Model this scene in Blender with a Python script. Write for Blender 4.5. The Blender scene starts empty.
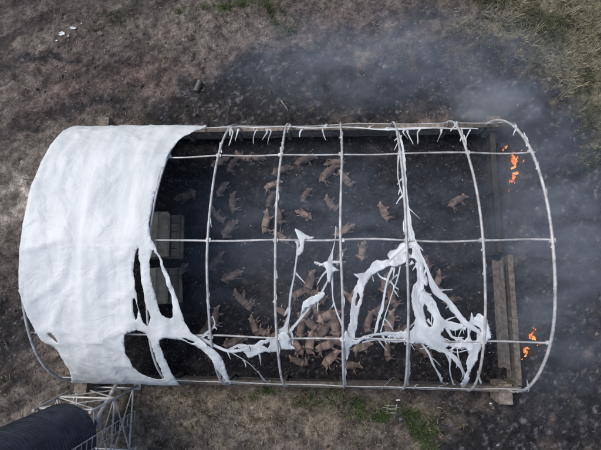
import bpy, bmesh, math, random
import numpy as np
from mathutils import Vector, noise, geometry, Matrix
random.seed(7); rng=np.random.default_rng(11)
scn=bpy.context.scene
COL=bpy.context.collection
# ------------------------------------------------------------------ camera (drone, solved pose)
F=415.; H=17.7; T,TH,RO=0.1548,0.0688,0.0092
def rotm():
    Rx=np.array([[1,0,0],[0,math.cos(T),-math.sin(T)],[0,math.sin(T),math.cos(T)]])
    Ry=np.array([[math.cos(TH),0,math.sin(TH)],[0,1,0],[-math.sin(TH),0,math.cos(TH)]])
    Rz=np.array([[math.cos(RO),-math.sin(RO),0],[math.sin(RO),math.cos(RO),0],[0,0,1]])
    return Rz@Ry@Rx
RM=rotm()
cd=bpy.data.cameras.new('drone_camera'); cam=bpy.data.objects.new('drone_camera',cd); COL.objects.link(cam)
cam.location=(0,0,H); cam.rotation_euler=(T,TH,RO); cd.sensor_width=36; cd.lens=F/601*36; cd.clip_end=2000
scn.camera=cam
# survey helpers: photogrammetric measurements -> metres
def ray(u,v):
    d=RM@np.array([(u-300.5)/F,-(v-225)/F,-1.0]); return d
def G(u,v,z=0.0):
    d=ray(u,v); t=(z-H)/d[2]; return Vector((d[0]*t,d[1]*t,z))
X0=-10.48; B=2.1885; X1=X0+8*B; YN=6.709; YS=-3.591; YC=(YN+YS)/2; AA=(YN-YS)/2; Z0=1.2; HR=3.04
def A(u,v,k=1.0):
    """arch coordinates (x, phi) ; phi 0 = south eave, pi = north eave ; k shrinks the arch (sagging cloth)"""
    d=ray(u,v); a=AA*k; h=HR*k
    qa=(d[1]/a)**2+(d[2]/h)**2; qb=2*(-YC*d[1]/a**2+(H-Z0)*d[2]/h**2); qc=(YC/a)**2+((H-Z0)/h)**2-1
    D=qb*qb-4*qa*qc
    if D>0:
        t=(-qb-math.sqrt(D))/(2*qa); z=H+t*d[2]; y=t*d[1]
        if z>=Z0: return t*d[0], math.atan2((z-Z0)/h,-(y-YC)/a)
    p=G(u,v,Z0); return p.x,(math.pi if p.y>YC else 0.0)
def P(x,phi,k=1.0,off=0.0):
    y=YC-AA*k*math.cos(phi); z=Z0+HR*k*math.sin(phi)
    n=Vector((0,-math.cos(phi)/AA,math.sin(phi)/HR)).normalized()
    return Vector((x,y,z))+n*off
# ------------------------------------------------------------------ numpy noise
def vn(x,y,s=0):
    ix=np.floor(x).astype(np.int64); iy=np.floor(y).astype(np.int64); fx=x-ix; fy=y-iy
    fx=fx*fx*(3-2*fx); fy=fy*fy*(3-2*fy)
    def h(a,b):
        n=(a*374761393+b*668265263+s*974634777)&0x7fffffff
        n=((n^(n>>13))*1274126177)&0x7fffffff
        return ((n^(n>>16))&0xffff)/65535.
    return (h(ix,iy)*(1-fx)+h(ix+1,iy)*fx)*(1-fy)+(h(ix,iy+1)*(1-fx)+h(ix+1,iy+1)*fx)*fy
def fbm(x,y,s=0,o=5,g=0.55):
    r=0;a=1;t=0
    for i in range(o):
        r=r+a*vn(x*2**i+i*17.3,y*2**i-i*9.1,s+i);t+=a;a*=g
    return r/t
# ------------------------------------------------------------------ materials
def mat(name):
    m=bpy.data.materials.new(name); m.use_nodes=True; nt=m.node_tree; nt.nodes.clear()
    out=nt.nodes.new('ShaderNodeOutputMaterial'); return m,nt,out
def N(nt,t,**k):
    n=nt.nodes.new(t)
    for a,b in k.items(): setattr(n,a,b)
    return n
def simple(name,c1,c2,scale=8,rough=.8,metal=0,bump=.3,attr=None,rand=0.0,detail=6,aniso=None,bdist=.02):
    m,nt,out=mat(name); L=nt.links
    bs=N(nt,'ShaderNodeBsdfPrincipled'); L.new(bs.outputs[0],out.inputs[0])
    bs.inputs['Roughness'].default_value=rough; bs.inputs['Metallic'].default_value=metal
    tc=N(nt,'ShaderNodeTexCoord'); mp=N(nt,'ShaderNodeMapping'); L.new(tc.outputs['Object'],mp.inputs[0])
    if aniso: mp.inputs['Scale'].default_value=aniso
    no=N(nt,'ShaderNodeTexNoise'); no.inputs['Scale'].default_value=scale; no.inputs['Detail'].default_value=detail; no.inputs['Roughness'].default_value=.65
    L.new(mp.outputs[0],no.inputs['Vector'])
    cr=N(nt,'ShaderNodeValToRGB'); cr.color_ramp.elements[0].position=.32; cr.color_ramp.elements[1].position=.68
    cr.color_ramp.elements[0].color=(*c1,1); cr.color_ramp.elements[1].color=(*c2,1)
    L.new(no.outputs[0],cr.inputs[0]); col=cr.outputs[0]
    if attr:
        at=N(nt,'ShaderNodeAttribute',attribute_name=attr); mx=N(nt,'ShaderNodeMix',data_type='RGBA',blend_type='MULTIPLY'); mx.inputs[0].default_value=1
        L.new(col,mx.inputs[6]); L.new(at.outputs['Color'],mx.inputs[7]); col=mx.outputs[2]
    if rand>0:
        oi=N(nt,'ShaderNodeObjectInfo'); mr=N(nt,'ShaderNodeMapRange'); mr.inputs[3].default_value=1-rand; mr.inputs[4].default_value=1+rand*.6
        L.new(oi.outputs['Random'],mr.inputs[0]); hv=N(nt,'ShaderNodeHueSaturation'); L.new(mr.outputs[0],hv.inputs['Value']); L.new(col,hv.inputs['Color']); col=hv.outputs[0]
    L.new(col,bs.inputs['Base Color'])
    if bump>0:
        bp=N(nt,'ShaderNodeBump'); bp.inputs['Strength'].default_value=bump; bp.inputs['Distance'].default_value=bdist
        L.new(no.outputs[0],bp.inputs['Height']); L.new(bp.outputs[0],bs.inputs['Normal'])
    return m
def mesh_np(name,V,Fc,cols=None,material=None,smooth=False):
    me=bpy.data.meshes.new(name); me.from_pydata([tuple(v) for v in V],[],[tuple(f) for f in Fc])
    if cols is not None:
        a=me.color_attributes.new('Col','FLOAT_COLOR','POINT'); c=np.ones((len(V),4),dtype=np.float32); c[:,:3]=cols; a.data.foreach_set('color',c.ravel())
    if material: me.materials.append(material)
    if smooth: me.polygons.foreach_set('use_smooth',[True]*len(me.polygons))
    me.update(); return me
def obj(name,me,parent=None,loc=None):
    o=bpy.data.objects.new(name,me); COL.objects.link(o)
    if parent: o.parent=parent
    if loc is not None: o.location=loc
    return o
def empty(name,loc=(0,0,0)):
    e=bpy.data.objects.new(name,None); e.empty_display_size=.3; e.location=loc; COL.objects.link(e); return e
# ------------------------------------------------------------------ ground
def blob(x,y,u,v,ru,rv,ang=0):
    c=G(u,v); s=23.4; a=math.radians(ang); dx=(x-c.x)*math.cos(a)+(y-c.y)*math.sin(a); dy=-(x-c.x)*math.sin(a)+(y-c.y)*math.cos(a)
    return np.exp(-((dx*s/ru)**2+(dy*s/rv)**2))
def masks(x,y):
    w1=(fbm(x*.5,y*.5,3)-.5)*5.0; w2=(fbm(x*.5+9,y*.5,5)-.5)*5.0
    xx=x+w1; yy=y+w2
    burn=0
    for b in [(590,230,80,90),(600,360,85,90),(500,105,70,45),(450,65,65,50),(350,85,90,36),(240,88,75,22),(540,425,80,45),(460,428,50,26),(545,150,60,50),(525,300,40,100),(300,116,260,15),(560,30,25,20),(170,95,60,14),(10,330,30,60),(40,60,60,10)]:
        burn=burn+blob(xx,yy,*b)*.9
    burn=np.clip(burn,0,1.0)
    grass=np.clip(sum(blob(xx,yy,*b) for b in [(575,15,75,45),(605,85,45,50),(520,5,50,20)])*1.3,0,1)
    green=np.clip(sum(blob(xx,yy,*b)*k for *b,k in [(385,402,32,16,1.0),(225,6,45,12,.9),(175,104,45,12,.35),(600,160,20,30,.5),(320,398,50,8,.3),(250,398,40,6,.3),(120,5,30,10,.25)]),0,1)
    sand=np.clip(blob(xx,yy,2,190,24,32)*1.1,0,1)
    straw=np.clip(blob(xx,yy,270,425,150,32)*.9+blob(xx,yy,150,440,80,40)*.6+blob(xx,yy,430,5,50,14)*.7,0,1)
    red=np.clip(blob(xx,yy,95,75,80,40,10)+blob(xx,yy,330,25,60,20)*.6,0,1)
    burn=burn*(1-.85*grass)
    return burn,grass,green,sand,straw,red
def inside(x,y,m=0): return (x>X0-m)&(x<X1+m)&(y>YS-m)&(y<YN+m)
def burn_t(x,y,burn):
    n2=fbm(x*1.3,y*1.6,31); n3=fbm(x*6,y*6,40,4,.7)
    return np.clip(burn*1.8+(n2-.5)*3.2+(n3-.5)*2.0-.35,0,1)*np.clip(burn*5,0,1)
def ground_color(x,y):
    burn,grass,green,sand,straw,red=masks(x,y)
    n1=fbm(x*.35,y*.35,20); n2=fbm(x*1.6,y*1.6,30); n3=fbm(x*6,y*6,40,4,.7); n4=fbm(x*3.1,y*2.7,44,4,.6); st=fbm((x*.6-y)*1.3,(x+y*.6)*.25,50,5,.6)
    def mixc(c,d,t): return c*(1-t[:,None])+np.array(d)*t[:,None]
    c=np.tile(np.array([.110,.092,.082]),(len(x),1))
    c=mixc(c,(.20,.172,.15),np.clip((n1-.45)*3,0,1)*.8)
    c=mixc(c,(.155,.112,.10),red*.7)
    c=mixc(c,(.042,.037,.036),np.clip((st-.49)*6,0,1)*.75)
    c=mixc(c,(.05,.043,.04),np.clip((n4-.54)*6,0,1)*.6)
    c=mixc(c,(.195,.162,.12),straw*np.clip((n2-.3)*3,0,1)*.75)
    c=mixc(c,(.14,.13,.078),grass*.9)
    c=mixc(c,(.032,.05,.016),np.clip(green*1.3*(n2+.3),0,1))
    c=mixc(c,(.38,.34,.29),sand*np.clip(n2*1.6,0,1))
    bt=burn_t(x,y,burn)
    c=mixc(c,(.019,.019,.022),bt*.94)
    c=mixc(c,(.06,.055,.055),np.clip((n1-.45)*4,0,1)*bt*.45)
    c=mixc(c,(.17,.165,.17),np.clip((n3-.61)*8,0,1)*bt*.55)
    for off in(0,1.5):
        dl=np.abs((x*.42+y*.907)-(2.9+off)-.5*np.sin(x*.35)) ; m=np.exp(-(dl/.22)**2)*(x<-3)*np.clip((-3-x)/2,0,1)*(n4>.38)
        c=mixc(c,(.06,.05,.045),m*0.35)
    c=c*(.5+1.0*n3[:,None])*(.6+.8*n2[:,None])
    return c
xs=np.concatenate([-np.geomspace(500,16.2,16),np.arange(-16,16,.075),np.geomspace(16.2,500,16)])
ys=np.concatenate([-np.geomspace(500,12.2,16),np.arange(-12,15,.075),np.geomspace(15.2,500,16)])
gx,gy=np.meshgrid(xs,ys); x=gx.ravel(); y=gy.ravel()
def hbase(x,y,fine=True):
    h=(fbm(x*.3,y*.3,60)-.5)*.35+(fbm(x*2.,y*2.,61)-.5)*.24
    if fine: h=h+(fbm(x*6,y*6,62,3)-.5)*.10
    d=np.maximum(np.maximum(X0-x,x-X1),np.maximum(YS-y,y-YN)); f=np.clip(d/1.0,0,1)
    return h*f-.03*(1-f)
hz=hbase(x,y); hz=np.where((np.abs(x)>17)|(np.abs(y)>16),-.02,hz)
def gh(px,py): return float(hbase(np.array([px]),np.array([py]),False)[0])
def grid_faces(nx,ny):
    idx=np.arange(nx*ny).reshape(ny,nx); return np.stack([idx[:-1,:-1],idx[:-1,1:],idx[1:,1:],idx[1:,:-1]],-1).reshape(-1,4)
Fq=grid_faces(len(xs),len(ys))
me=bpy.data.meshes.new('ground'); me.vertices.add(len(x)); me.vertices.foreach_set('co',np.stack([x,y,hz],1).ravel())
me.loops.add(Fq.size); me.polygons.add(len(Fq)); me.loops.foreach_set('vertex_index',Fq.ravel()); me.polygons.foreach_set('loop_start',np.arange(len(Fq))*4)
me.polygons.foreach_set('use_smooth',np.ones(len(Fq),bool)); me.update(calc_edges=True)
a=me.color_attributes.new('Col','FLOAT_COLOR','POINT'); c=np.ones((len(x),4),np.float32); c[:,:3]=ground_color(x,y); a.data.foreach_set('color',c.ravel())
def ground_mat(name):
    m,nt,out=mat(name); L=nt.links; bs=N(nt,'ShaderNodeBsdfPrincipled'); L.new(bs.outputs[0],out.inputs[0]); bs.inputs['Roughness'].default_value=.95
    bs.inputs['Specular IOR Level'].default_value=.15
    tc=N(nt,'ShaderNodeTexCoord'); at=N(nt,'ShaderNodeAttribute',attribute_name='Col')
    n1=N(nt,'ShaderNodeTexNoise'); n1.inputs['Scale'].default_value=11; n1.inputs['Detail'].default_value=4; n1.inputs['Roughness'].default_value=.75
    n0=N(nt,'ShaderNodeTexNoise'); n0.inputs['Scale'].default_value=2.6; n0.inputs['Detail'].default_value=4; n0.inputs['Roughness'].default_value=.65; n0.inputs['Distortion'].default_value=.6
    L.new(tc.outputs['Object'],n1.inputs['Vector']); L.new(tc.outputs['Object'],n0.inputs['Vector'])
    mr=N(nt,'ShaderNodeMapRange'); mr.inputs[1].default_value=.3; mr.inputs[2].default_value=.7; mr.inputs[3].default_value=.4; mr.inputs[4].default_value=1.6; L.new(n1.outputs[0],mr.inputs[0])
    mr0=N(nt,'ShaderNodeMapRange'); mr0.inputs[1].default_value=.35; mr0.inputs[2].default_value=.65; mr0.inputs[3].default_value=.6; mr0.inputs[4].default_value=1.4; L.new(n0.outputs[0],mr0.inputs[0])
    ml=N(nt,'ShaderNodeMath',operation='MULTIPLY'); L.new(mr.outputs[0],ml.inputs[0]); L.new(mr0.outputs[0],ml.inputs[1])
    vm=N(nt,'ShaderNodeVectorMath',operation='SCALE'); L.new(at.outputs['Color'],vm.inputs[0]); L.new(ml.outputs[0],vm.inputs['Scale'])
    L.new(vm.outputs[0],bs.inputs['Base Color'])
    bp=N(nt,'ShaderNodeBump'); bp.inputs['Strength'].default_value=.9; bp.inputs['Distance'].default_value=.06; L.new(n1.outputs[0],bp.inputs['Height']); L.new(bp.outputs[0],bs.inputs['Normal'])
    return m
gm=ground_mat('scorched_dirt'); me.materials.append(gm); obj('ground',me)
# barn floor bedding
xs=np.arange(X0,X1+.05,.06); ys=np.arange(YS,YN+.05,.06); gx,gy=np.meshgrid(xs,ys); x=gx.ravel(); y=gy.ravel()
hz=.02+(fbm(x*1.2,y*1.2,70))*.12+(fbm(x*5,y*5,71,4,.7))*.08
def fh(px,py):
    a=np.array([px]);b=np.array([py]); return float(.02+fbm(a*1.2,b*1.2,70)[0]*.12+.04)
n1=fbm(x*.5,y*.5,72); n2=fbm(x*2.2,y*2.2,73); n3=fbm(x*8,y*8,74,4,.7)
c=np.tile(np.array([.016,.015,.018]),(len(x),1))
t=np.clip((n1-.45)*3.5,0,1)*np.clip((n2-.35)*3,0,1)*.7; c=c*(1-t[:,None])+np.array([.044,.038,.037])*t[:,None]
t=np.clip((n3-.6)*6,0,1)*.6; c=c*(1-t[:,None])+np.array([.085,.082,.088])*t[:,None]
c=c*(.55+.9*n3[:,None])
obj('barn_floor',mesh_np('bedding',np.stack([x,y,hz],1).tolist(),grid_faces(len(xs),len(ys)).tolist(),c,gm,True))
# ------------------------------------------------------------------ builders
class MB:
    def __init__(s): s.V=[];s.F=[];s.C=[]
    def tube(s,pts,r,n=8,cap=True,col=(1,1,1)):
        pts=[Vector(p) for p in pts]; b=len(s.V); up=Vector((.13,.27,1)).normalized()
        for i,p in enumerate(pts):
            t=(pts[min(i+1,len(pts)-1)]-pts[max(i-1,0)]).normalized()
            u=t.cross(up)
            if u.length<.1: u=t.cross(Vector((1,0,0)))
            u.normalize(); w=t.cross(u); rr=r[i] if isinstance(r,(list,tuple)) else r
            for k in range(n):
                a=2*math.pi*k/n; s.V.append(p+u*math.cos(a)*rr+w*math.sin(a)*rr); s.C.append(col)
        for i in range(len(pts)-1):
            for k in range(n):
                s.F.append((b+i*n+k,b+i*n+(k+1)%n,b+(i+1)*n+(k+1)%n,b+(i+1)*n+k))
        if cap: s.F.append(tuple(b+k for k in range(n))[::-1]); s.F.append(tuple(b+(len(pts)-1)*n+k for k in range(n)))
    def box(s,c,size,rot=None,col=(1,1,1),jit=0):
        c=Vector(c); b=len(s.V); M=rot if rot else Matrix.Identity(3)
        for dz in(-1,1):
            for dx,dy in((-1,-1),(1,-1),(1,1),(-1,1)):
                j=Vector((random.uniform(-jit,jit),random.uniform(-jit,jit),random.uniform(-jit,jit)))
                s.V.append(c+M@Vector((dx*size[0]/2,dy*size[1]/2,dz*size[2]/2))+j); s.C.append(col)
        for f in((0,3,2,1),(4,5,6,7),(0,1,5,4),(1,2,6,5),(2,3,7,6),(3,0,4,7)): s.F.append(tuple(b+i for i in f))
    def mesh(s,name,m,smooth=False):
        return mesh_np(name,s.V,s.F,np.array(s.C),m,smooth)
galv=simple('galvanised_pipe',(.28,.27,.26),(.64,.64,.63),3.5,.5,.15,.15)
cable=simple('weathered_cable',(.35,.34,.32),(.6,.6,.58),5,.7,.1,.1)
wood=simple('weathered_boards',(.065,.057,.052),(.25,.225,.2),6,.9,0,.6,attr='Col')
# ------------------------------------------------------------------ barn
barn=empty('hoop_barn')
hp={2:((199,130),(150,237),(172,384)),3:((233,127),(207,239),(226,385)),4:((290,126),(275,240),(287,386)),5:((343,126),(341,240),(346,387)),6:((397,127),(405,241),(407,388)),7:((455,127),(483,242),(478,388)),8:((500,128),(553,242),(518,389)),0:((82,131),(22,255),(70,381)),1:None}
HX={}
for i in range(9):
    xi=X0+B*i
    if hp[i]:
        a,b_,c_=hp[i]; xa=A(a[0],a[1]+2)[0]; xb=A(*b_)[0]; xc=A(c_[0],c_[1]-2)[0]
        HX[i]=tuple(xi+(q-xi)*.75 for q in (xc,xb,xa))
    else: HX[i]=(xi,xi,xi)
def hoop_x(i,phi):
    a,b_,c_=HX[i]; t=phi/math.pi; return a*(1-t)*(1-2*t)+b_*4*t*(1-t)+c_*t*(2*t-1)
mb=MB()
for i in range(9):
    pts=[Vector((HX[i][0],YS,.05))]; am=1 if i>1 else .2
    for k in range(41):
        ph=math.pi*k/40; pts.append(P(hoop_x(i,ph),ph)+Vector((noise.noise((i*3,k*.12,0))*.06*am,0,noise.noise((i*5,k*.1,4))*.05*am)))
    pts.append(Vector((HX[i][2],YN,.05)))
    mb.tube(pts,.050 if i in(0,8) else .043,10)
obj('hoops',mb.mesh('hoops',galv,True),barn)
mb=MB(); cb=MB()
phU=A(350,153)[1]; phL=A(350,340)[1]; phR=A(350,240)[1]
def purlin(ph,xa,xb,r,seed,off=-.06,m=None,sag=.05):
    pts=[];n=60
    for k in range(n+1):
        xx=xa+(xb-xa)*k/n; s_=abs(math.sin(math.pi*(xx-X0)/B)); am=min(max((xx+6)/2,.0),1)
        pts.append(P(xx,ph,1,off-.05*(1-am))+Vector((0,noise.noise((xx*.4,seed,0))*.09*am,-s_*sag)))
    (m or mb).tube(pts,r,8)
purlin(phR,X0,X1,.034,1); purlin(phU,X0,X1,.030,2); purlin(phL,X0,X1,.030,3)
purlin(math.pi-.16,X0,X1,.02,5,-.05,cb,.03); purlin(.14,X0,X1,.02,6,-.05,cb,.03)
for i in range(2,9):
    for ph in(phR,phU,phL): mb.box(P(hoop_x(i,ph),ph,1,-.05),(.16,.12,.10),None,(.8,.8,.8),.01)
obj('purlins',mb.mesh('purlins',galv),barn); obj('tension_cables',cb.mesh('tension_cables',cable,True),barn)
mb=MB()
def board_wall(p0,p1,hgt,inward,shade,nb=4,cap=True,th=.05,seglen=2.2):
    p0=Vector(p0);p1=Vector(p1); L_=(p1-p0).length; d=(p1-p0)/L_; ang=math.atan2(d.y,d.x); n=max(1,round(L_/seglen)); bh=hgt/nb
    for s_ in range(n):
        a=p0+d*(L_*s_/n); e=p0+d*(L_*(s_+1)/n); c=(a+e)/2; k=shade(c)
        for j in range(nb):
            v=k*random.uniform(.6,1.3); M=Matrix.Rotation(ang+random.uniform(-.005,.005),3,'Z')@Matrix.Rotation(random.uniform(-.008,.008),3,'Y')
            mb.box(c+Vector((0,0,bh*(j+.5)))+Vector(inward)*random.uniform(-.012,.012),((e-a).length-.015,th,bh-random.uniform(.012,.04)),M,(v,v*.97,v*.95),.006)
        v=k*random.uniform(.8,1.1)
        mb.box(a+Vector(inward)*(th/2+.07)+Vector((0,0,hgt/2-.03)),(.13,.13,hgt-.02),Matrix.Rotation(ang,3,'Z'),(v*.9,v*.85,v*.8),.006)
        if cap:
            v=k*random.uniform(.7,1.4); mb.box(c+Vector((0,0,hgt+.028))+Vector(inward)*.03,((e-a).length-.02,.2,.045),Matrix.Rotation(ang+random.uniform(-.008,.008),3,'Z'),(v,v*.93,v*.84),.01)
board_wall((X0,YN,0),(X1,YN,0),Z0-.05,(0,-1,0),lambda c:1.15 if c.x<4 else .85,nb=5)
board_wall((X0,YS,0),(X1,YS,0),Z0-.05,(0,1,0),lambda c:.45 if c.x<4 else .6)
ym=G(497,256,.6).y
board_wall((X1-.02,YS+.15,0),(X1-.02,ym,0),Z0-.1,(-1,0,0),lambda c:.95,nb=5,seglen=3)
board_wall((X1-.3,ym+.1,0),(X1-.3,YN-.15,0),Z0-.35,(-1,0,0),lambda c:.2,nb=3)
board_wall((X0+.05,YS+.15,0),(X0+.05,YN-.15,0),Z0-.1,(1,0,0),lambda c:.6)
for j in range(3):
    v=random.uniform(.8,1.3); mb.box(((X1-.30)-.06*j,(ym+YS)/2+.25,.9-.22*j),(.03,ym-YS-.9+random.uniform(-.1,.1),.19),Matrix.Rotation(.25,3,'Y'),(v,v*.99,v),.008)
for u,v_ in((105,122),(493,121),(505,399),(82,388)):
    p=G(u,v_,.9); yin=YN if p.y>0 else YS; c=Vector((p.x,(p.y+yin)/2,0)); ly=abs(p.y-yin)+.35
    for k in range(3): vv=random.uniform(1.0,1.5); mb.box((c.x+random.uniform(-.02,.02),c.y,.2+k*.33),(.42 if k<2 else .5,ly,.31),None,(vv,vv*.95,vv*.88),.012)
obj('board_walls',mb.mesh('board_walls',wood),barn)
# ------------------------------------------------------------------ cover fabric
def fabric_mat(name,lo,hi,bst):
    m,nt,out=mat(name); L=nt.links
    bs=N(nt,'ShaderNodeBsdfPrincipled'); bs.inputs['Roughness'].default_value=.5; bs.inputs['Specular IOR Level'].default_value=.3
    L.new(bs.outputs[0],out.inputs[0])
    tc=N(nt,'ShaderNodeTexCoord'); n1=N(nt,'ShaderNodeTexNoise'); n1.inputs['Scale'].default_value=.9; n1.inputs['Detail'].default_value=6; n1.inputs['Roughness'].default_value=.6
    mp=N(nt,'ShaderNodeMapping'); mp.inputs['Scale'].default_value=(2.2,.45,.45); L.new(tc.outputs['Object'],mp.inputs[0]); L.new(mp.outputs[0],n1.inputs['Vector'])
    cr=N(nt,'ShaderNodeValToRGB'); e=cr.color_ramp.elements; e[0].position=.32; e[0].color=(*lo,1); e[1].position=.62; e[1].color=(*hi,1)
    L.new(n1.outputs[0],cr.inputs[0])
    at=N(nt,'ShaderNodeAttribute',attribute_name='Col'); mm=N(nt,'ShaderNodeMix',data_type='RGBA',blend_type='MULTIPLY'); mm.inputs[0].default_value=1
    L.new(cr.outputs[0],mm.inputs[6]); L.new(at.outputs['Color'],mm.inputs[7]); L.new(mm.outputs[2],bs.inputs['Base Color'])
    n2=N(nt,'ShaderNodeTexNoise'); n2.inputs['Scale'].default_value=1.6; n2.inputs['Detail'].default_value=3; n2.inputs['Distortion'].default_value=1.2; L.new(tc.outputs['Object'],n2.inputs['Vector'])
    bp=N(nt,'ShaderNodeBump'); bp.inputs['Strength'].default_value=bst; bp.inputs['Distance'].default_value=.12; L.new(n2.outputs[0],bp.inputs['Height']); L.new(bp.outputs[0],bs.inputs['Normal'])
    return m
fab=fabric_mat('white_tarp_fabric',(.57,.61,.62),(.73,.765,.77),.45); fab2=fabric_mat('torn_fabric',(.52,.55,.57),(.74,.78,.80),.1); SC=4.2
def smooth_poly(px,step=.05,rough=.02,kk=1.0):
    q=[]
    for u,v in px:
        x_,ph=A(u,v,kk); q.append(Vector((max(x_,X0),ph*SC)))
    out=[]
    n=len(q)
    for i in range(n):
        p0,p1,p2,p3=q[i-1],q[i],q[(i+1)%n],q[(i+2)%n]; L_=(p2-p1).length; k=max(1,int(L_/step))
        for j in range(k):
            t=j/k; p=.5*((2*p1)+(p2-p0)*t+(2*p0-5*p1+4*p2-p3)*t*t+(3*p1-p0-3*p2+p3)*t**3)
            if X0+.01<p.x and .03<p.y<math.pi*SC-.03:
                r=Vector((noise.noise((p.x*3,p.y*3,1)),noise.noise((p.x*3,p.y*3,7))))*rough*2+Vector((noise.noise((p.x*12,p.y*12,3)),noise.noise((p.x*12,p.y*12,9))))*rough
                p=p+r
            p=Vector((max(p.x,X0),min(max(p.y,0),math.pi*SC))); out.append(p)
    return out
def pip(p,poly):
    c=False;n=len(poly);j=n-1
    for i in range(n):
        a=poly[i];b=poly[j]
        if (a.y>p.y)!=(b.y>p.y) and p.x<(b.x-a.x)*(p.y-a.y)/(b.y-a.y)+a.x: c=not c
        j=i
    return c
def folds(x_,s):
    f=noise.noise((x_*1.0+s*.2,s*.2,0))*.13
    r=1-abs(noise.noise((x_*1.5+s*.45,s*.3-x_*.15,5)))*2.2; f+=max(r,0)**3*.06
    r=1-abs(noise.noise((x_*.7-s*.8,s*.45+x_*.3,9)))*2.2; f+=max(r,0)**4*.07
    r=1-abs(noise.noise((x_*.5+2,s*1.1,19)))*2.2; f+=max(r,0)**5*.04
    f+=noise.noise((x_*4,s*1.2,3))*.012
    return f
def membrane(name,outer,holes,grid=.11,k=1.0,m=None,web=False,rough=.02,cl=0):
    op=smooth_poly(outer,.05,rough,k); hps=[smooth_poly(h,.04,.03,k) for h in holes]
    vs=[];ed=[]
    for pl in [op]+hps:
        b=len(vs); vs+=pl; ed+=[(b+i,b+(i+1)%len(pl)) for i in range(len(pl))]
    xa=min(p.x for p in op);xb=max(p.x for p in op);ya=min(p.y for p in op);yb=max(p.y for p in op)
    xx=xa
    while xx<xb:
        yy=ya
        while yy<yb:
            p=Vector((xx+random.uniform(-.02,.02),yy+random.uniform(-.02,.02)))
            if pip(p,op) and not any(pip(p,h) for h in hps): vs.append(p)
            yy+=grid
        xx+=grid
    r=geometry.delaunay_2d_cdt(vs,ed,[],0,1e-4)
    V2,F2=r[0],r[2]; F3=[]
    for f in F2:
        c=sum((V2[i] for i in f),Vector((0,0)))/3
        if pip(c,op) and not any(pip(c,h) for h in hps): F3.append(f)
    V=[];C=[]
    for p in V2:
        x_=p.x; ph=p.y/SC; s=p.y; g=1
        if web:
            w1=1-abs(noise.noise((x_*3.2+s*1.5,s*.8,cl)))*2.2; off=noise.noise((x_*1.4,s*1.4,cl+3))*.09+max(w1,0)**3*.06; g=.84+.14*max(w1,0)+.14*noise.noise((x_*5,s*5,cl))
        else:
            hang=abs(math.sin(math.pi*(x_-X0)/B))**.8; e=math.sin(ph)
            pr=min(abs(ph-q) for q in(phR,phU,phL)); pr=1-math.exp(-(pr/.14)**2)*.75
            off=.085-.16*hang*e*pr+max(folds(x_,s),-.02 if hang<.3 else -.1)*(.25+.75*e)*(.4+.6*hang)
            # faint grey lines along hoops / purlins, soot towards the burnt edge and at the eaves
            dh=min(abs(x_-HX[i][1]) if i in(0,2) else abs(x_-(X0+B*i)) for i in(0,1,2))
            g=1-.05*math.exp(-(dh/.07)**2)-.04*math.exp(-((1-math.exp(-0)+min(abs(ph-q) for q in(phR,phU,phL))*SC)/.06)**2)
            so=min(max((x_+7.6)/2.2,0),1)*max(noise.noise((x_*1.5,s*1.5,31))+.25,0); g-=.22*so
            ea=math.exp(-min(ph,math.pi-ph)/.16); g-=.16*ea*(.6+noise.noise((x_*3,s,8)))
            g-=.05*max(noise.noise((x_*6,s*.6,14)),0)
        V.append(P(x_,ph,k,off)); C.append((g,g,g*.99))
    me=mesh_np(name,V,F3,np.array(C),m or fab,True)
    o=obj(name,me,barn); md=o.modifiers.new('s','SOLIDIFY'); md.thickness=.010; return o
outer=[(82,125),(98,127.5),(130,127),(165,127),(206,127),(186,137),(173,150),(164,168),(157,190),(152,215),(151,235),
 (158,250),(167,272),(175,295),(182,315),(190,330),(203,340),(218,352),(226,366),(231,382),(222,374),(213,360),(200,348),(186,341),(172,338),(161,339),(163,352),(170,368),(180,382),
 (172,386),(120,386),(78,383),(70,372),(58,352),(44,340),(32,322),(24,300),(10,280),(10,230),(20,190),(40,150),(62,130)]
holes=[[(139,248),(135,262),(134,280),(137,300),(142,315),(149,326),(150,315),(146,298),(143,280),(141,262)],
 [(154,250),(151,262),(153,282),(157,300),(163,314),(172,318),(172,305),(168,288),(163,270),(159,258)],
 [(126,338),(131,331),(141,330),(149,336),(154,348),(159,362),(164,376),(150,375),(138,370),(128,355)],
 [(49,334),(53,333),(60,341),(56,340)],
 [(133,297),(137,303),(139,312),(136,320),(133,308)],
 [(184,337),(190,338),(196,342),(188,341)],[(172,356),(174,358),(177,366),(174,364)]]
membrane('tarp_cover',outer,holes)
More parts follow.
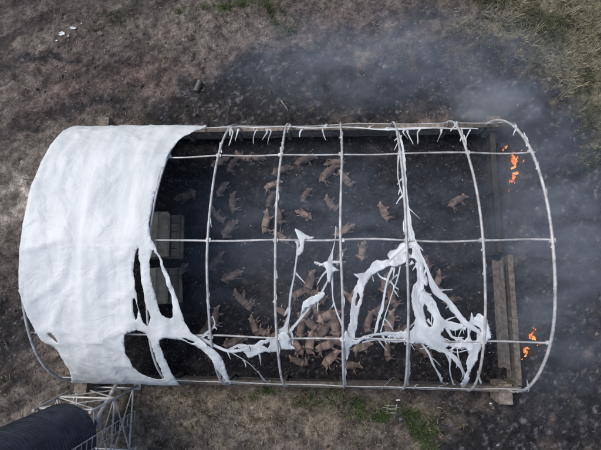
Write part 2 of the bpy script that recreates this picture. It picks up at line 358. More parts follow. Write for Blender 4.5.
webs=[([(407,230),(413,230),(417,243),(423,260),(428,284),(421,283),(418,266),(412,258),(405,262),(396,267),(389,264),(399,254),(405,246)],[(408,250),(412,248),(412,255)]),
([(414,285),(421,284),(430,296),(437,312),(444,319),(466,326),(456,331),(446,328),(441,334),(449,345),(438,350),(427,346),(414,343),(400,338),(386,338),(398,332),(410,330),(415,318),(411,303)],[(424,305),(431,314),(432,326),(425,320)]),
([(470,312),(474,319),(478,314),(486,318),(490,336),(483,343),(478,356),(470,372),(464,387),(461,384),(466,366),(468,351),(458,348),(448,351),(458,343),(468,337),(468,325)],[(474,326),(480,331),(475,342),(471,334)]),
([(370,266),(375,262),(388,259),(397,261),(386,268),(373,275),(364,286),(362,300),(358,318),(356,330),(350,344),(344,347),(346,336),(350,322),(351,306),(353,290),(359,279),(352,273),(362,272)],[(357,292),(359,298),(356,306),(355,300)]),
([(238,347),(252,345),(262,340),(274,337),(284,331),(291,336),(289,344),(295,349),(282,349),(274,352),(262,352),(250,357),(244,352)],[(262,345),(270,343),(268,348)]),
([(295,229),(300,232),(306,235),(314,237),(305,241),(302,252),(297,256),(299,242)],[]),
([(324,264),(330,261),(333,268),(340,270),(333,273),(330,282),(328,278),(325,270)],[]),
([(340,338),(346,330),(352,338),(372,336),(352,346),(347,360),(344,348)],[]),
([(312,296),(324,292),(318,302),(306,308),(302,316),(303,304)],[])]
for i,(o_,h_) in enumerate(webs): membrane('tarp_web_%d'%i,o_,[h_] if h_ else [],.07,.978,fab2,True,.035,i*3.1)
sh=MB()
def ribbon(pts,k=.985,wob=.05,tatters=True,fold=.12,shade=1.0):
    q=[]
    for u,v,w in pts:
        x_,ph=A(u,v,k); q.append((x_,ph*SC,w*.024))
    S=[]
    for i in range(len(q)-1):
        p0=q[max(i-1,0)];p1=q[i];p2=q[i+1];p3=q[min(i+2,len(q)-1)]
        L_=math.hypot(p2[0]-p1[0],p2[1]-p1[1]); n=max(2,int(L_/.04))
        for j in range(n):
            t=j/n; S.append([.5*((2*p1[c])+(p2[c]-p0[c])*t+(2*p0[c]-5*p1[c]+4*p2[c]-p3[c])*t*t+(3*p1[c]-p0[c]-3*p2[c]+p3[c])*t**3) for c in range(3)])
    S.append(list(q[-1])); sd=random.uniform(0,99); M=7; b=len(sh.V)
    for i,s_ in enumerate(S):
        a=S[max(i-1,0)];c=S[min(i+1,len(S)-1)]; dx=c[0]-a[0];dy=c[1]-a[1]; L_=math.hypot(dx,dy) or 1; nx_,ny_=-dy/L_,dx/L_
        w=max(abs(s_[2]),.010)*(1+.9*noise.noise((i*.045,sd,0)))
        for m in range(M):
            t=m/(M-1)-.5; r=max(0,1-abs(noise.noise((i*.06,sd+(7 if t>0 else 0),4)))*4.0)**2
            ej=(r*.28+noise.noise((i*.25,sd+t*3,8))*.3)*(abs(t)>.4)
            xx=s_[0]+nx_*w*(t+ej*t*1.6)+noise.noise((i*.05,sd,2))*.07; ss=s_[1]+ny_*w*(t+ej*t*1.6)+noise.noise((i*.04,sd,22))*.07
            ph=min(max(ss/SC,-.02),math.pi+.02)
            off=wob*noise.noise((i*.05,sd,6))+w*fold*(noise.noise((t*4.,i*.02,sd))+.5*noise.noise((t*8,i*.04,sd)))*2
            sh.V.append(P(xx,ph,k,off)); g=shade*(.88+.25*noise.noise((i*.06,sd,t)))
            if abs(t)>.4: g*=.82+.2*noise.noise((i*.2,sd,1))
            sh.C.append((g,g,g))
    for i in range(len(S)-1):
        for m in range(M-1): sh.F.append((b+i*M+m,b+i*M+m+1,b+(i+1)*M+m+1,b+(i+1)*M+m))
    if tatters:
        for (u,v,w),(u2,v2,w2) in zip(pts[:-1],pts[1:]):
            for _ in range(2):
                if random.random()<.42:
                    t=random.random(); cu=u+(u2-u)*t; cv=v+(v2-v)*t; an=math.atan2(v2-v,u2-u)+random.choice((-1,1))*random.uniform(.3,1.1); ln=random.choice((3,5,8,15))*random.uniform(.8,1.2)
                    ribbon([(cu,cv,min(w,4)),(cu+math.cos(an)*ln*.4+random.uniform(-1,1),cv+math.sin(an)*ln*.4,1.8),(cu+math.cos(an)*ln,cv+math.sin(an)*ln+2,.6)],k-.004,wob,False,fold,shade)
R=ribbon
R([(165,384,5),(200,385,2),(240,386,4),(285,387,2),(320,387,1.5),(346,388,4),(380,388,2),(410,389,4),(440,389,2),(482,389,5)],1.0,.03)
R([(206,128,6),(235,127,3),(262,128,5),(290,127,2),(320,128,6),(345,127,3),(370,128,4),(397,129,6),(430,128,3),(460,128,4),(478,129,2)],1.0,.03)
R([(186,332,8),(205,341,6),(225,350,5),(240,350,5),(250,348,8)],.985)
R([(228,351,3),(240,345,3),(252,349,5),(262,352,3)],.98)
R([(200,340,4),(214,327,3),(213,316,2)],.98)
R([(230,352,2),(255,368,2),(270,384,2)],.97)
R([(298,240,6),(298,252,4),(294,275,3),(290,300,3.5),(287,320,5),(280,334,8)],.975)
R([(288,316,3),(286,332,6),(290,346,3)],.97)
R([(314,262,2),(328,270,3),(326,284,2),(312,304,2.5),(298,322,3),(286,335,5)],.96)
R([(336,226,1.5),(332,250,1.8),(330,266,5),(333,290,1.6),(336,310,1.5),(345,334,1.6)],.965)
R([(320,266,1),(330,263,2),(345,262,1)],.97)
R([(398,129,5),(402,150,2.5),(404,178,4),(407,205,3),(409,225,6),(411,240,10)],.985)
R([(401,135,1.5),(398,170,1.2),(404,205,1.5),(405,232,3)],.98)
R([(410,243,5),(402,249,7),(390,260,7)],.975)
R([(350,335,6),(348,345,5),(345,360,2.5),(345,384,2.5)],.975)
R([(397,258,5),(389,275,3),(384,298,2.5),(378,318,4),(374,335,2)],.965)
R([(402,254,2),(396,280,1.3),(389,305,2),(380,333,1.6)],.96)
R([(418,262,6),(420,280,8),(416,298,7),(420,310,8)],.98)
R([(414,245,6),(428,272,3.5),(436,290,6),(450,304,5),(464,322,8),(478,332,6),(486,340,3)],.985)
R([(420,292,5),(432,300,6),(440,318,3),(452,325,4),(466,328,5)],.975)
R([(347,346,5),(362,338,4),(382,334,4),(402,335,7),(420,334,6)],.97); R([(440,344,6),(455,346,5),(478,342,5)],.97)
R([(362,342,3),(376,340,2),(396,341,3),(412,338,3)],.96)
R([(406,338,7),(409,348,3),(408,370,3.5),(406,386,2.5)],.975)
R([(471,318,3),(484,322,6),(487,338,3)],.98)
R([(430,344,7),(446,352,5),(458,362,5),(466,380,4)],.975)
R([(444,322,6),(450,336,2.5),(462,340,4),(470,350,5)],.97)
R([(437,330,3),(448,344,5),(462,348,5),(472,342,4)],.965)
R([(420,340,3),(433,362,2.4),(447,386,2.4)],.96); R([(452,350,3),(450,370,1.6),(455,386,2.4)],.965)
knots=[(398,256),(412,262),(420,300),(432,300),(440,318),(450,304),(464,322),(478,330),(470,350),(446,352),(434,344),(402,335),(382,334),(355,300),(374,266),(389,280),(426,320),(458,362),(408,365)]
for _ in range(26):
    a_,b_=random.sample(knots,2)
    if math.hypot(a_[0]-b_[0],a_[1]-b_[1])<48:
        mx_=((a_[0]+b_[0])/2+random.uniform(-5,5),(a_[1]+b_[1])/2+random.uniform(-4,7)); R([(*a_,2.4),(*mx_,.9),(*b_,2)],random.uniform(.95,.975),.04,False)
for kx,ky in knots:
    an=random.uniform(.3,2.8); ln=random.uniform(6,16); R([(kx,ky,3),(kx+math.cos(an)*ln*.5,ky+math.sin(an)*ln*.5+1,1.6),(kx+math.cos(an)*ln+random.uniform(-2,2),ky+math.sin(an)*ln,.7)],random.uniform(.94,.97),.04,False)
for i in (3,4,5,7,8):
    for _ in range(8):
        ph=random.uniform(.15,2.9); p=P(hoop_x(i,ph),ph); q=RM.T@(np.array(p)-np.array([0,0,H])); u=300.5+F*q[0]/-q[2]; v=225-F*q[1]/-q[2]
        R([(u,v-random.uniform(3,9),1.2),(u+1,v,2.6),(u+random.uniform(-3,3),v+random.uniform(3,9),1)],1.0,.02,False)
for _ in range(12):
    u=random.uniform(215,480); R([(u,129,3),(u+random.uniform(-3,3),133,2),(u+random.uniform(-6,6),random.uniform(136,146),.7)],1.0,.02,False)
obj('torn_tarp_shreds',sh.mesh('torn_tarp_shreds',fab2,True),barn)
# ------------------------------------------------------------------ pigs
pigm=simple('pig_skin_sooty',(.085,.066,.058),(.345,.262,.222),5,.85,0,.4,attr='Col',rand=.42,bdist=.012)
def skinned(name,verts,edges,mtl,ears=(),sub=2):
    me=bpy.data.meshes.new(name); me.from_pydata([v[:3] for v in verts],edges,[]); o=bpy.data.objects.new(name,me); COL.objects.link(o)
    sk=o.modifiers.new('sk','SKIN'); sv=me.skin_vertices[0].data
    for i,v in enumerate(verts):
        r=v[3]; sv[i].radius=(r,r); sv[i].use_root=(i==0)
    sk.use_smooth_shade=True; ss=o.modifiers.new('ss','SUBSURF'); ss.levels=sub; ss.render_levels=sub
    dg=bpy.context.evaluated_depsgraph_get(); dg.update(); m2=bpy.data.meshes.new_from_object(o.evaluated_get(dg)); m2.name=name
    bpy.data.objects.remove(o)
    bm=bmesh.new(); bm.from_mesh(m2)
    for tri in ears:
        vs=[bm.verts.new(p) for p in tri]; 
        for k in range(1,len(vs)-1): f=bm.faces.new((vs[0],vs[k],vs[k+1])); f.smooth=True
    bm.to_mesh(m2); bm.free(); m2.materials.clear(); m2.materials.append(mtl)
    m2.polygons.foreach_set('use_smooth',[True]*len(m2.polygons))
    a=m2.color_attributes.new('Col','FLOAT_COLOR','POINT')
    for i,v in enumerate(m2.vertices):
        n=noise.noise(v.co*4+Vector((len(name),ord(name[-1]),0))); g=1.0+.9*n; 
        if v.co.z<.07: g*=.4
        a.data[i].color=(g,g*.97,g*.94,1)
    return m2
SP=[(0,0,.205),(-.2,.0,.19),(-.36,.015,.15),(-.45,.02,.08),(.18,-.01,.195),(.33,.01,.155),(.45,.02,.125),(.555,.0,.09),(.64,-.02,.055),(.68,-.025,.05)]
SE=[(0,1),(1,2),(2,3),(0,4),(4,5),(5,6),(6,7),(7,8),(8,9)]
def pig_side(name,bend=0.,legs=(0,0,0,0),headt=0.):
    def bx(x,y): return x, y+bend*x*x*.6
    zz=[.16,.155,.14,.13,.155,.14,.125,.105,.09,.085]; hk=[0,0,0,0,0,0,.3,.6,1,1.1]
    V=[(*bx(s[0],s[1]+headt*hk[i]),zz[i],s[2]) for i,s in enumerate(SP)]; E=list(SE)
    def chain(root,pts):
        p=root
        for q in pts: V.append((*bx(q[0],q[1]),q[2],q[3])); E.append((p,len(V)-1)); p=len(V)-1
    a,b,c,d=legs
    chain(2,[(-.34+a*.1,-.15,.09,.085),(-.27+a*.4,-.25,.07,.05),(-.36+a*.8,-.34,.05,.03),(-.33+a,-.45,.04,.027),(-.32+a*1.05,-.49,.035,.022)])
    chain(2,[(-.36+b*.1,-.13,.21,.085),(-.33+b*.4,-.24,.19,.05),(-.43+b*.8,-.32,.15,.03),(-.42+b,-.43,.12,.027),(-.41+b,-.47,.11,.022)])
    chain(4,[(.22+c*.1,-.16,.08,.07),(.25+c*.5,-.27,.06,.042),(.22+c*.9,-.37,.045,.028),(.23+c,-.44,.04,.024)])
    chain(4,[(.19+d*.1,-.15,.20,.07),(.17+d*.5,-.26,.17,.042),(.20+d*.9,-.36,.13,.028),(.19+d,-.43,.11,.024)])
    chain(3,[(-.5,.03,.12,.014),(-.54,.01,.1,.01),(-.53,-.03,.09,.008)])
    ex,ey=bx(.44,.1+headt*.3)
    ears=[[(ex,ey,.17),(ex+.06,ey-.03,.22),(ex+.1,ey+.06,.2),(ex+.02,ey+.13,.15)],[(ex,ey,.09),(ex+.06,ey-.01,.1),(ex+.1,ey+.08,.06),(ex+.03,ey+.13,.05)]]
    return skinned(name,V,E,pigm,ears)
def pig_prone(name,bend=0.,spread=1.,z=.0,headt=0):
    def bx(x,y): return x,y+bend*x*x*.6
    zz=[.17,.17,.16,.15,.17,.17,.16,.13,.10,.09]; hk=[0,0,0,0,0,0,.3,.6,1,1.1]
    V=[(*bx(s[0],headt*hk[i]),zz[i]+z,s[2]) for i,s in enumerate(SP)]; E=list(SE)
    def chain(root,pts):
        p=root
        for q in pts: V.append((*bx(q[0],q[1]),q[2],q[3])); E.append((p,len(V)-1)); p=len(V)-1
    for s in(-1,1):
        if z<.1:
            chain(2,[(-.28,.17*s*spread,.1,.08),(-.17,.24*s*spread,.07,.045),(-.3,.27*s*spread,.05,.03),(-.2,.3*s*spread,.04,.025)])
            chain(4,[(.24,.15*s,.1,.065),(.3,.22*s*spread,.06,.04),(.42,.24*s*spread,.045,.028),(.48,.24*s*spread,.04,.024)])
        else:
            chain(2,[(-.33,.11*s,.3,.09),(-.27,.12*s,.22,.055),(-.37+.06*s,.12*s,.14,.032),(-.35+.08*s,.12*s,.06,.027),(-.34+.08*s,.12*s,.02,.027)])
            chain(4,[(.2,.11*s,.27,.07),(.22+.05*s,.11*s,.17,.04),(.21+.07*s,.11*s,.09,.03),(.22+.07*s,.11*s,.02,.027)])
    chain(3,[(-.5,.01,.17+z,.014),(-.53,.04,.16+z,.01),(-.5,.06,.15+z,.008)])
    ears=[]
    for s in(-1,1):
        ex,ey=bx(.43,.07*s+headt*.3); ears.append([(ex,ey,.26+z),(ex+.08,ey-.02*s,.24+z),(ex+.13,ey+.06*s,.2+z),(ex+.03,ey+.1*s,.22+z)])
    return skinned(name,V,E,pigm,ears)
PM=[pig_side('pig_a',.0,(0,0,0,0),0),pig_side('pig_b',-.3,(.15,.05,-.08,.06),-.06),pig_side('pig_c',.22,(-.12,.1,.12,.2),.05),pig_prone('pig_d',.12,1,0,.04),pig_prone('pig_e',-.25,1.1,0,-.05),pig_prone('pig_f',.1,1,.3,.03),pig_side('pig_g',-.1,(.05,-.15,.2,.02),-.02)]
pigs=[(188,196,200,0,1.05),(219,163,20,3,1),(232,165,60,1,1),(256,158,0,3,.9),(233,204,100,0,1),(218,217,130,1,.95),(229,230,50,2,1),(216,262,60,0,1),(231,277,10,3,1.05),(243,301,140,1,1),(266,223,70,2,1),(279,216,110,0,.95),(282,238,150,1,1),(281,171,30,2,.95),(304,160,10,0,1),(327,174,35,1,1.05),(336,163,170,3,.95),(346,180,120,0,1),(331,205,115,2,.95),(343,231,15,3,1),(384,213,100,0,.9),(456,201,25,1,1.05),(437,281,60,2,.9),(215,318,80,0,1),(233,342,30,3,.95),(245,303,120,2,.9),
(309,283,80,1,1),(300,292,20,0,.95),(318,296,140,2,1),(306,312,60,3,1.05),(316,309,100,0,1),(327,316,20,1,1),(312,325,150,2,1),(301,329,70,0,1),(322,332,40,3,1),(335,326,110,1,1),(338,341,170,0,1),(326,345,20,2,1),(310,343,80,1,1),(297,346,130,3,.95),(287,331,95,0,1),(276,336,40,2,.95),(262,332,150,1,.9),(385,285,70,0,1),(392,299,110,1,1),(380,309,50,2,.95),(389,322,85,0,1),(397,335,30,3,.95),(387,351,80,1,1),(361,347,20,0,.95),(352,300,130,2,.9),(368,322,60,1,.95),(236,341,10,0,.9),(255,327,100,1,.9),(423,350,140,2,.9),(180,272,40,3,.95),(340,258,80,0,.8),(270,200,60,1,.85),(305,215,150,3,.8),(420,300,35,0,.9),(350,365,10,1,.9),(300,362,160,2,.85),(205,330,70,1,.9),(362,252,70,4,.85),(425,262,120,0,.85),(450,300,10,4,.9),(222,190,70,4,.85),(330,358,45,0,.9),(283,312,150,4,.9),(243,158,140,0,.85),(272,185,20,6,.8),(305,196,60,0,.75)]
for u,v,an,k,s in pigs:
    p=G(u,v,.15); k=random.choice((k,k,6,1,4)) if k!=3 else k; o=obj('pig',PM[k]); s*=.86*random.uniform(.86,1.08); o.scale=(s,s*random.uniform(.88,1.1),s); o.location=(p.x,p.y,fh(p.x,p.y)-.02); o.rotation_euler=(random.uniform(-.08,.08),random.uniform(-.05,.05),math.radians(an+random.uniform(-14,14)))
# ------------------------------------------------------------------ feeders
tan=simple('feeder_sheet_metal',(.19,.16,.12),(.46,.40,.31),2.5,.7,.0,.3,attr='Col')
def feeder(u,v,L_=1.7,W_=.95,rot=0):
    p=G(u,v,.6); e=empty('hog_feeder',(p.x,p.y,.05)); e.rotation_euler=(0,0,rot); m=MB()
    m.box((0,0,.06),(W_+.5,L_+.1,.1),None,(.6,.58,.55))
    b=len(m.V)
    for (w,l,z) in((.3,L_*.98,.12),(.34,L_*.98,.45),(W_*.8,L_,.85),(W_*.8,L_,1.1)):
        for dx,dy in((-1,-1),(1,-1),(1,1),(-1,1)): m.V.append(Vector((dx*w/2,dy*l/2,z))); m.C.append((1,1,1))
    for i in range(3):
        for k in range(4): m.F.append((b+i*4+k,b+i*4+(k+1)%4,b+i*4+4+(k+1)%4,b+i*4+4+k))
    for s in(-1,1): m.box((s*W_*.21,0,1.16),(W_*.45,L_+.06,.025),Matrix.Rotation(s*.18,3,'Y'),(1.2,1.15,1.05))
    m.tube([(0,-L_/2-.05,1.21),(0,L_/2+.05,1.21)],.02,6,col=(.7,.7,.7))
    for s in(-1,1):
        m.box((s*(W_/2+.18),0,.2),(.03,L_,.2),None,(.8,.75,.7))
        for k in range(6): m.box((s*(W_/2),-L_/2+L_*k/5,.28),(.36,.02,.3),None,(.8,.78,.72))
        for k in range(5): g=random.uniform(.45,.75); m.box((s*(W_/2+.02),-L_/2+L_*(k+.5)/5,.46),(.34,L_/5-.03,.015),Matrix.Rotation(s*random.uniform(.3,.6),3,'Y'),(g,g*.95,g*.88))
    obj('hopper_and_troughs',m.mesh('feeder',tan),e)
feeder(164,236,1.8,.9,.03); feeder(163,286,1.4,.8,.08)
# ------------------------------------------------------------------ feed bin
binm=simple('dark_corrugated_steel',(.018,.022,.03),(.055,.062,.078),3,.4,.5,.15)
pc=G(62,441,3.0)
fb=empty('feed_bin',(pc.x,pc.y,0)); m=MB()
prof=[(.14,1.15),(.2,1.2)]
for k in range(11): t=k/10; prof.append((.2+(1.2-.2)*t,1.25+1.7*t))
nz=150
for k in range(nz+1): z=3.0+3.9*k/nz; prof.append((1.22+.03*math.sin(2*math.pi*(z-3.0)/.15),z))
prof+=[(1.27,6.92),(1.25,6.98),(.35,7.75),(.33,7.85),(.05,7.9)]
n=72
for r,z in prof:
    for k in range(n): a=2*math.pi*k/n; m.V.append(Vector((r*math.cos(a),r*math.sin(a),z))); m.C.append((1,1,1))
for i in range(len(prof)-1):
    for k in range(n): m.F.append((i*n+k,i*n+(k+1)%n,(i+1)*n+(k+1)%n,(i+1)*n+k))
m.F.append(tuple(range(n))[::-1]); m.F.append(tuple((len(prof)-1)*n+k for k in range(n)))
obj('bin_shell',m.mesh('bin_shell',binm,True),fb)
m=MB()
legs=[(sx*1.02,sy*1.02) for sx,sy in((1,1),(-1,1),(-1,-1),(1,-1))]
for lx,ly in legs:
    m.tube([(lx*1.18,ly*1.18,0),(lx*1.0,ly*1.0,3.2)],.055,6); m.box((lx*1.18,ly*1.18,.03),(.3,.3,.05))
for i in range(4):
    a=legs[i];c=legs[(i+1)%4]
    def q(l,z): f=1.18-.18*z/3.2; return (l[0]*f,l[1]*f,z)
    for z in(.35,1.7,2.95): m.tube([q(a,z),q(c,z)],.036,6)
    m.tube([q(a,.35),q(c,1.7)],.026,6); m.tube([q(c,.37),q(a,1.68)],.026,6)
    m.tube([q(a,1.72),q(c,2.93)],.026,6); m.tube([q(c,1.74),q(a,2.91)],.026,6)
for s in(-.2,.2): m.tube([(1.3,.1+s,0),(1.33,.1+s,7.0)],.02,6)
for k in range(22): m.tube([(1.3,-.1,.3+k*.31),(1.3,.3,.3+k*.31)],.012,5)
m.box((0,0,1.0),(.42,.42,.3)); m.tube([(0,0,.95),(.6,1.2,.9),(1.5,2.4,1.7)],.075,10)
obj('steel_legs_and_ladder',m.mesh('bin_frame',galv),fb)
# ------------------------------------------------------------------ small things
dark=simple('burnt_metal',(.04,.035,.035),(.20,.18,.17),9,.6,.4,.4)
p=G(199,88); m=MB(); L_=.55; r=.13; pr=[(0,.3),(0,.9),(0.02,1),(.04,1.06),(.07,1),(.3,1),(.33,1.05),(.36,1),(.64,1),(.67,1.05),(.7,1),(.93,1),(.96,1.06),(.98,1),(1,.9),(1,.3)]
m.tube([(L_*(t-.5)+(i*1e-4),0,r) for i,(t,_) in enumerate(pr)],[r*k for _,k in pr],16); o=obj('burnt_canister',m.mesh('burnt_canister',dark,True)); o.location=(p.x,p.y,gh(p.x,p.y)); o.rotation_euler=(0,0,math.radians(70))
m=MB(); p=G(284,106); m.tube([(p.x-.15,p.y+.25,.1),(p.x,p.y+.02,.12),(p.x+.12,p.y-.12,.09),(p.x+.2,p.y-.32,.1)],[.02,.03,.025,.01],6,col=(1.9,1.8,1.7)); m.tube([(p.x,p.y+.02,.12),(p.x+.2,p.y+.08,.12)],[.02,.006],6,col=(1.5,1.4,1.3))
obj('broken_branch',m.mesh('branch',wood,True))
m=MB(); p=G(392,409)
for k in range(5): j=random.uniform(-.03,.03); m.tube([(p.x-.30+j*2,p.y-.16+k*.075,.06),(p.x+.02,p.y-.17+k*.078+j,.11),(p.x+.28-j*3,p.y-.13+k*.07-j,.05)],.009,6)
for k in range(2): m.tube([(p.x-.2+k*.33,p.y-.2,.05),(p.x-.16+k*.33,p.y+.2,.09)],.009,6)
obj('wire_panel',m.mesh('wire_panel',galv,True))
m=MB()
def scrap(x_,y_,z_,s,sh_=1):
    b=len(m.V); n=random.randint(5,8); a0=random.random()*6
    m.V.append(Vector((x_,y_,z_+.04*s))); m.C.append((sh_,)*3)
    for k in range(n):
        a=a0+2*math.pi*k/n; r=s*random.uniform(.3,1); m.V.append(Vector((x_+r*math.cos(a),y_+r*.6*math.sin(a),z_+random.uniform(0,.25)*s))); m.C.append((sh_,)*3)
    for k in range(n): m.F.append((b,b+1+k,b+1+(k+1)%n))
for u,v,s in((75,29,.2),(62,35,.24),(58,42,.1),(70,38,.08),(82,24,.07),(497,398,.12),(490,403,.08),(398,400,.1),(140,300,.1)):
    p=G(u,v); scrap(p.x,p.y,gh(p.x,p.y)+.05,s)
for _ in range(320):
    x_=random.uniform(X0,X1); y_=random.uniform(YS,YN); scrap(x_,y_,fh(x_,y_)+.04,random.uniform(.015,.055),random.uniform(.25,.7))
for _ in range(220):
    p=G(random.gauss(440,90),random.gauss(85,40))
    if not inside(p.x,p.y,.2): scrap(p.x,p.y,gh(p.x,p.y)+.05,random.uniform(.01,.045),random.uniform(.3,.8))
obj('tarp_scraps',m.mesh('tarp_scraps',fab2))
m=MB()
for _ in range(300):
    if random.random()<.45: x_=random.uniform(X0+.2,X1-.2); y_=random.uniform(YS+.2,YN-.2); z=fh(x_,y_)+.03
    else:
        p=G(random.uniform(180,601),random.choice((random.uniform(30,118),random.uniform(400,450)))) if random.random()<.6 else G(random.uniform(535,601),random.uniform(100,450)); x_,y_=p.x,p.y
        if inside(x_,y_,.25): continue
        z=gh(x_,y_)+.04
    L_=random.uniform(.06,.3); a=random.uniform(0,3.14); w=random.uniform(.008,.02); g=random.choice((.12,.2,.3,.6)); m.tube([(x_-L_/2*math.cos(a),y_-L_/2*math.sin(a),z),(x_+random.uniform(-.03,.03),y_+random.uniform(-.03,.03),z+.02),(x_+L_/2*math.cos(a),y_+L_/2*math.sin(a),z)],[w,w*.8,w*.4],5,col=(g,g*.95,g*.9))
obj('charred_debris',m.mesh('charred_debris',wood))
# ------------------------------------------------------------------ clutter
vc=simple('dry_vegetation',(.75,.75,.75),(1.2,1.2,1.2),4,.9,0,0,attr='Col')
clod=simple('dirt_clods',(.6,.6,.6),(1.3,1.3,1.3),20,.95,0,.3,attr='Col')
def rnd_pts(n): return rng.uniform(-14.5,14.5,n),rng.uniform(-9,13.5,n)
x,y=rnd_pts(22000); cc=ground_color(x,y); keep=~inside(x,y,.1); hh=hbase(x,y,False); cl=fbm(x*.8,y*.8,97)
V=[];Fc=[];C=[]
def addclod(px,py,pz,s,c):
    b=len(V); 
    for d in((1,0,0),(0,1,0),(-1,0,0),(0,-1,0),(0,0,1)):
        f=random.uniform(.5,1.1); V.append((px+d[0]*s*f+random.uniform(-.3,.3)*s,py+d[1]*s*f+random.uniform(-.3,.3)*s,pz+d[2]*s*.7*f)); C.append(c)
    for f in((0,1,4),(1,2,4),(2,3,4),(3,0,4)): Fc.append(tuple(b+i for i in f))
for i in range(len(x)):
    if keep[i] and random.random()<cl[i]*3-.8:
        s=random.expovariate(1/.026)+.012; s=min(s,.16); f=random.choice((.4,.7,1.3,2.0)) ; addclod(x[i],y[i],hh[i]-.01,s,tuple(np.minimum(cc[i]*f,.4)))
for i in range(6000):
    px=random.uniform(X0+.1,X1-.1);py=random.uniform(YS+.1,YN-.1); g=random.choice((.012,.02,.03,.05,.10)); addclod(px,py,fh(px,py)-.0,min(random.expovariate(1/.022)+.01,.09),(g*1.1,g,g))
obj('clods_and_cinders',mesh_np('clods',V,Fc,np.array(C),clod))
V=[];Fc=[];C=[]
x,y=rnd_pts(22000); bu,gr,ge,sa,st,re=masks(x,y); hh=hbase(x,y,False); btl=burn_t(x,y,bu)
clump=fbm(x*.9,y*.9,90); ins=inside(x,y,0)
for i in range(len(x)):
    if ins[i]: 
        if random.random()>.3: continue
        g=random.choice((.02,.03,.06,.12)); c=(g*1.1,g,g*.95); z=fh(x[i],y[i])+.04
    else:
        pr=(.25+st[i]*1.2+gr[i]*.5)*(1-btl[i]*.85)*(clump[i]*2.6-.7)
        if random.random()>pr: continue
        g=random.uniform(.6,1.4); c=(.25*g,.215*g,.155*g); z=hh[i]+.04
        if btl[i]>.35: c=tuple(k*.22 for k in c)
    a=random.uniform(0,6.28); L_=random.uniform(.04,.2); w=random.uniform(.004,.011); dx,dy=math.cos(a)*L_/2,math.sin(a)*L_/2; qx,qy=-math.sin(a)*w,math.cos(a)*w; b=len(V); t=random.uniform(-.02,.04)
    V+= [(x[i]-dx-qx,y[i]-dy-qy,z),(x[i]-dx+qx,y[i]-dy+qy,z),(x[i]+dx+qx,y[i]+dy+qy,z+t),(x[i]+dx-qx,y[i]+dy-qy,z+t)]; C+=[c]*4; Fc.append((b,b+1,b+2,b+3))
obj('straw_litter',mesh_np('straw',V,Fc,np.array(C),vc))
V=[];Fc=[];C=[]
x,y=rnd_pts(42000); bu,gr,ge,sa,st,re=masks(x,y); clump=fbm(x*1.1,y*1.1,95); hh=hbase(x,y,False); tone=fbm(x*.9,y*.9,99)
d_=np.maximum(np.maximum(X0-x,x-X1),np.maximum(YS-y,y-YN))
for i in range(len(x)):
    if d_[i]<.35: continue
    pr=(gr[i]*1.3+ge[i]*1.6+st[i]*.10+.012)*np.clip(clump[i]*6-2.3,0,1.3)*(1-.6*bu[i])
    if random.random()>pr: continue
    if ge[i]>.3 and random.random()<.8: base=(.045,.075,.018)
    elif gr[i]>.3: base=random.choice(((.24,.22,.14),(.31,.28,.19),(.20,.18,.11))) if tone[i]>.46 else random.choice(((.095,.10,.045),(.15,.135,.07),(.065,.078,.033)))
    else: base=random.choice(((.18,.155,.10),(.09,.09,.045)))
    R_=random.uniform(.08,.24)*(1.5 if gr[i]>.4 else 1)
    for k in range(random.randint(8,13)):
        a=random.uniform(0,6.28); l=R_*random.uniform(.5,1.2); h=l*random.uniform(.4,1.5); w=random.uniform(.006,.014); g=random.uniform(.6,1.4); c=tuple(q*g for q in base)
        ox=x[i]+random.uniform(-.05,.05); oy=y[i]+random.uniform(-.05,.05); ca,sa_=math.cos(a),math.sin(a); z=hh[i]-.02; b=len(V)
        V+=[(ox-sa_*w,oy+ca*w,z),(ox+sa_*w,oy-ca*w,z),(ox+ca*l*.5-sa_*w,oy+sa_*l*.5+ca*w,z+h*.7),(ox+ca*l*.5+sa_*w,oy+sa_*l*.5-ca*w,z+h*.7),(ox+ca*l,oy+sa_*l,z+h)]
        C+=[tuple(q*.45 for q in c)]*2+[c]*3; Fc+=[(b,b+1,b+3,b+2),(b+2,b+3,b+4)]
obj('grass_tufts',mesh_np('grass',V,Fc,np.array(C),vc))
# ------------------------------------------------------------------ fire
m_,nt,out=mat('flame'); L=nt.links; em=N(nt,'ShaderNodeEmission'); L.new(em.outputs[0],out.inputs[0]); at=N(nt,'ShaderNodeAttribute',attribute_name='Col'); L.new(at.outputs['Color'],em.inputs[0]); em.inputs[1].default_value=1.4; flm=m_
def flame(u,v,s,n=5,z=.1,elong=(1,1)):
    p=G(u,v,z+.2); m=MB()
    for i in range(n):
        ox,oy=random.uniform(-1,1)*s*.5*elong[0],random.uniform(-1,1)*s*.5*elong[1]; h=s*random.uniform(.3,.95); lx,ly=random.uniform(-.8,.4)*h,random.uniform(.0,1.0)*h; r=s*random.uniform(.05,.13)
        pts=[];rr=[];nn=12
        for k in range(nn):
            t=k/(nn-1); pts.append((p.x+ox+lx*t+.14*s*noise.noise((t*3.5,i,u))*2,p.y+oy+ly*t+.14*s*noise.noise((t*3.5,i+5,u))*2,z+h*t)); rr.append(max(r*math.sin(math.pi*min(t*.75+.22,1))**1.2*(1+.8*noise.noise((t*6,i,v))),.003))
        b=len(m.V); m.tube(pts,rr,8)
        for k in range(nn):
            t=k/(nn-1); c=(1.0,.33-.27*t,.04-.03*t)
            if i%3==0: c=(1.0,.60-.4*t,.22-.18*t)
            for q in range(8): m.C[b+k*8+q]=c
    obj('flame',m.mesh('flame',flm,True))
flame(516,170,.38,9,.1,(.5,2.0)); flame(517,158,.28,6,.1,(.6,1)); flame(506,148,.18,4); flame(526,161,.12,3); flame(514,181,.22,5,.1); 
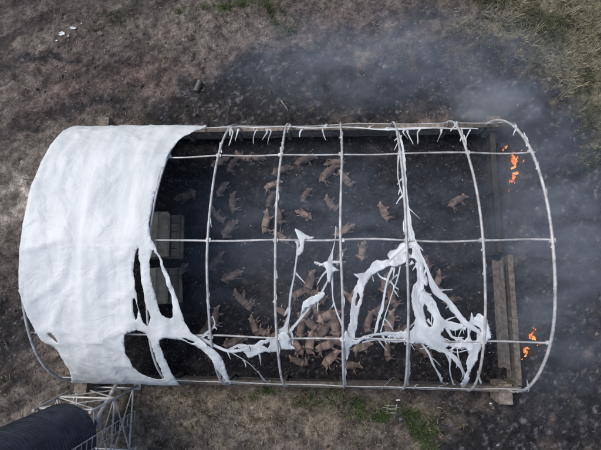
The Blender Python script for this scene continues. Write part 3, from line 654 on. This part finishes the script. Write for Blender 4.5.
flame(535,340,.28,7); flame(529,354,.28,7,.1,(.6,1.4)); flame(541,346,.12,3); flame(537,330,.1,3); flame(519,104,.09,2); flame(524,360,.1,3); flame(511,190,.08,2); flame(523,150,.09,2); flame(548,352,.07,2)
# ------------------------------------------------------------------ smoke
m_,nt,out=mat('smoke'); L=nt.links
tc=N(nt,'ShaderNodeTexCoord'); ge_=N(nt,'ShaderNodeNewGeometry'); ln=N(nt,'ShaderNodeVectorMath',operation='LENGTH'); L.new(tc.outputs['Object'],ln.inputs[0])
fo=N(nt,'ShaderNodeMapRange',interpolation_type='SMOOTHSTEP'); fo.inputs[1].default_value=1.; fo.inputs[2].default_value=.1; fo.inputs[3].default_value=0; fo.inputs[4].default_value=1; L.new(ln.outputs['Value'],fo.inputs[0])
mp=N(nt,'ShaderNodeMapping'); mp.inputs['Scale'].default_value=(.45,.95,.5); mp.inputs['Rotation'].default_value=(0,0,.5); L.new(ge_.outputs['Position'],mp.inputs[0])
no=N(nt,'ShaderNodeTexNoise'); no.inputs['Scale'].default_value=1.; no.inputs['Detail'].default_value=2.; no.inputs['Distortion'].default_value=1.; L.new(mp.outputs[0],no.inputs['Vector'])
nr=N(nt,'ShaderNodeMapRange'); nr.inputs[1].default_value=.36; nr.inputs[2].default_value=.7; nr.inputs[3].default_value=.2; nr.inputs[4].default_value=1; L.new(no.outputs[0],nr.inputs[0])
mu=N(nt,'ShaderNodeMath',operation='MULTIPLY'); L.new(fo.outputs[0],mu.inputs[0]); L.new(nr.outputs[0],mu.inputs[1])
oi=N(nt,'ShaderNodeObjectInfo'); sep=N(nt,'ShaderNodeSeparateColor'); L.new(oi.outputs['Color'],sep.inputs[0])
mu2=N(nt,'ShaderNodeMath',operation='MULTIPLY'); L.new(mu.outputs[0],mu2.inputs[0]); L.new(sep.outputs[0],mu2.inputs[1])
vs=N(nt,'ShaderNodeVolumeScatter'); vs.inputs['Color'].default_value=(.62,.79,1,1); vs.inputs['Anisotropy'].default_value=0; L.new(mu2.outputs[0],vs.inputs['Density']); L.new(vs.outputs[0],out.inputs['Volume'])
smm=m_
try: smm.cycles.volume_step_rate=8.0
except Exception as e: print('step',e)
bmx=bmesh.new(); bmesh.ops.create_icosphere(bmx,subdivisions=3,radius=1); sme=bpy.data.meshes.new('smoke'); bmx.to_mesh(sme); bmx.free(); sme.materials.append(smm)
for u,v,rx,ry,rz,den in((495,106,2.4,1.4,1.4,1.5),(390,62,9.5,3.2,1.8,.32),(550,230,3.6,8.5,1.8,.36),(340,240,10.,5.4,1.5,.25)):
    p=G(u,v,rz*.7); o=obj('smoke',sme); o.location=(p.x,p.y,rz*.7); o.scale=(rx,ry,rz); o.color=(den,den,den,1)
# ------------------------------------------------------------------ light
w=bpy.data.worlds.new('World'); scn.world=w; w.use_nodes=True; nt=w.node_tree; bg=nt.nodes['Background']; sk=nt.nodes.new('ShaderNodeTexSky'); sk.sky_type='NISHITA'; sk.sun_disc=False
el,az=math.radians(60),math.radians(300)
sk.sun_elevation=el; sk.sun_rotation=az; nt.links.new(sk.outputs[0],bg.inputs[0]); bg.inputs[1].default_value=.15; sk.dust_density=3
sd=bpy.data.lights.new('sun','SUN'); sd.energy=1.7; sd.angle=math.radians(18); sd.color=(1,.96,.9); so=bpy.data.objects.new('sun',sd); COL.objects.link(so)
dv=Vector((math.sin(az)*math.cos(el),math.cos(az)*math.cos(el),math.sin(el))); so.rotation_euler=(-dv).to_track_quat('-Z','Y').to_euler()
scn.view_settings.view_transform='Standard'; scn.view_settings.look='None'; scn.view_settings.exposure=0
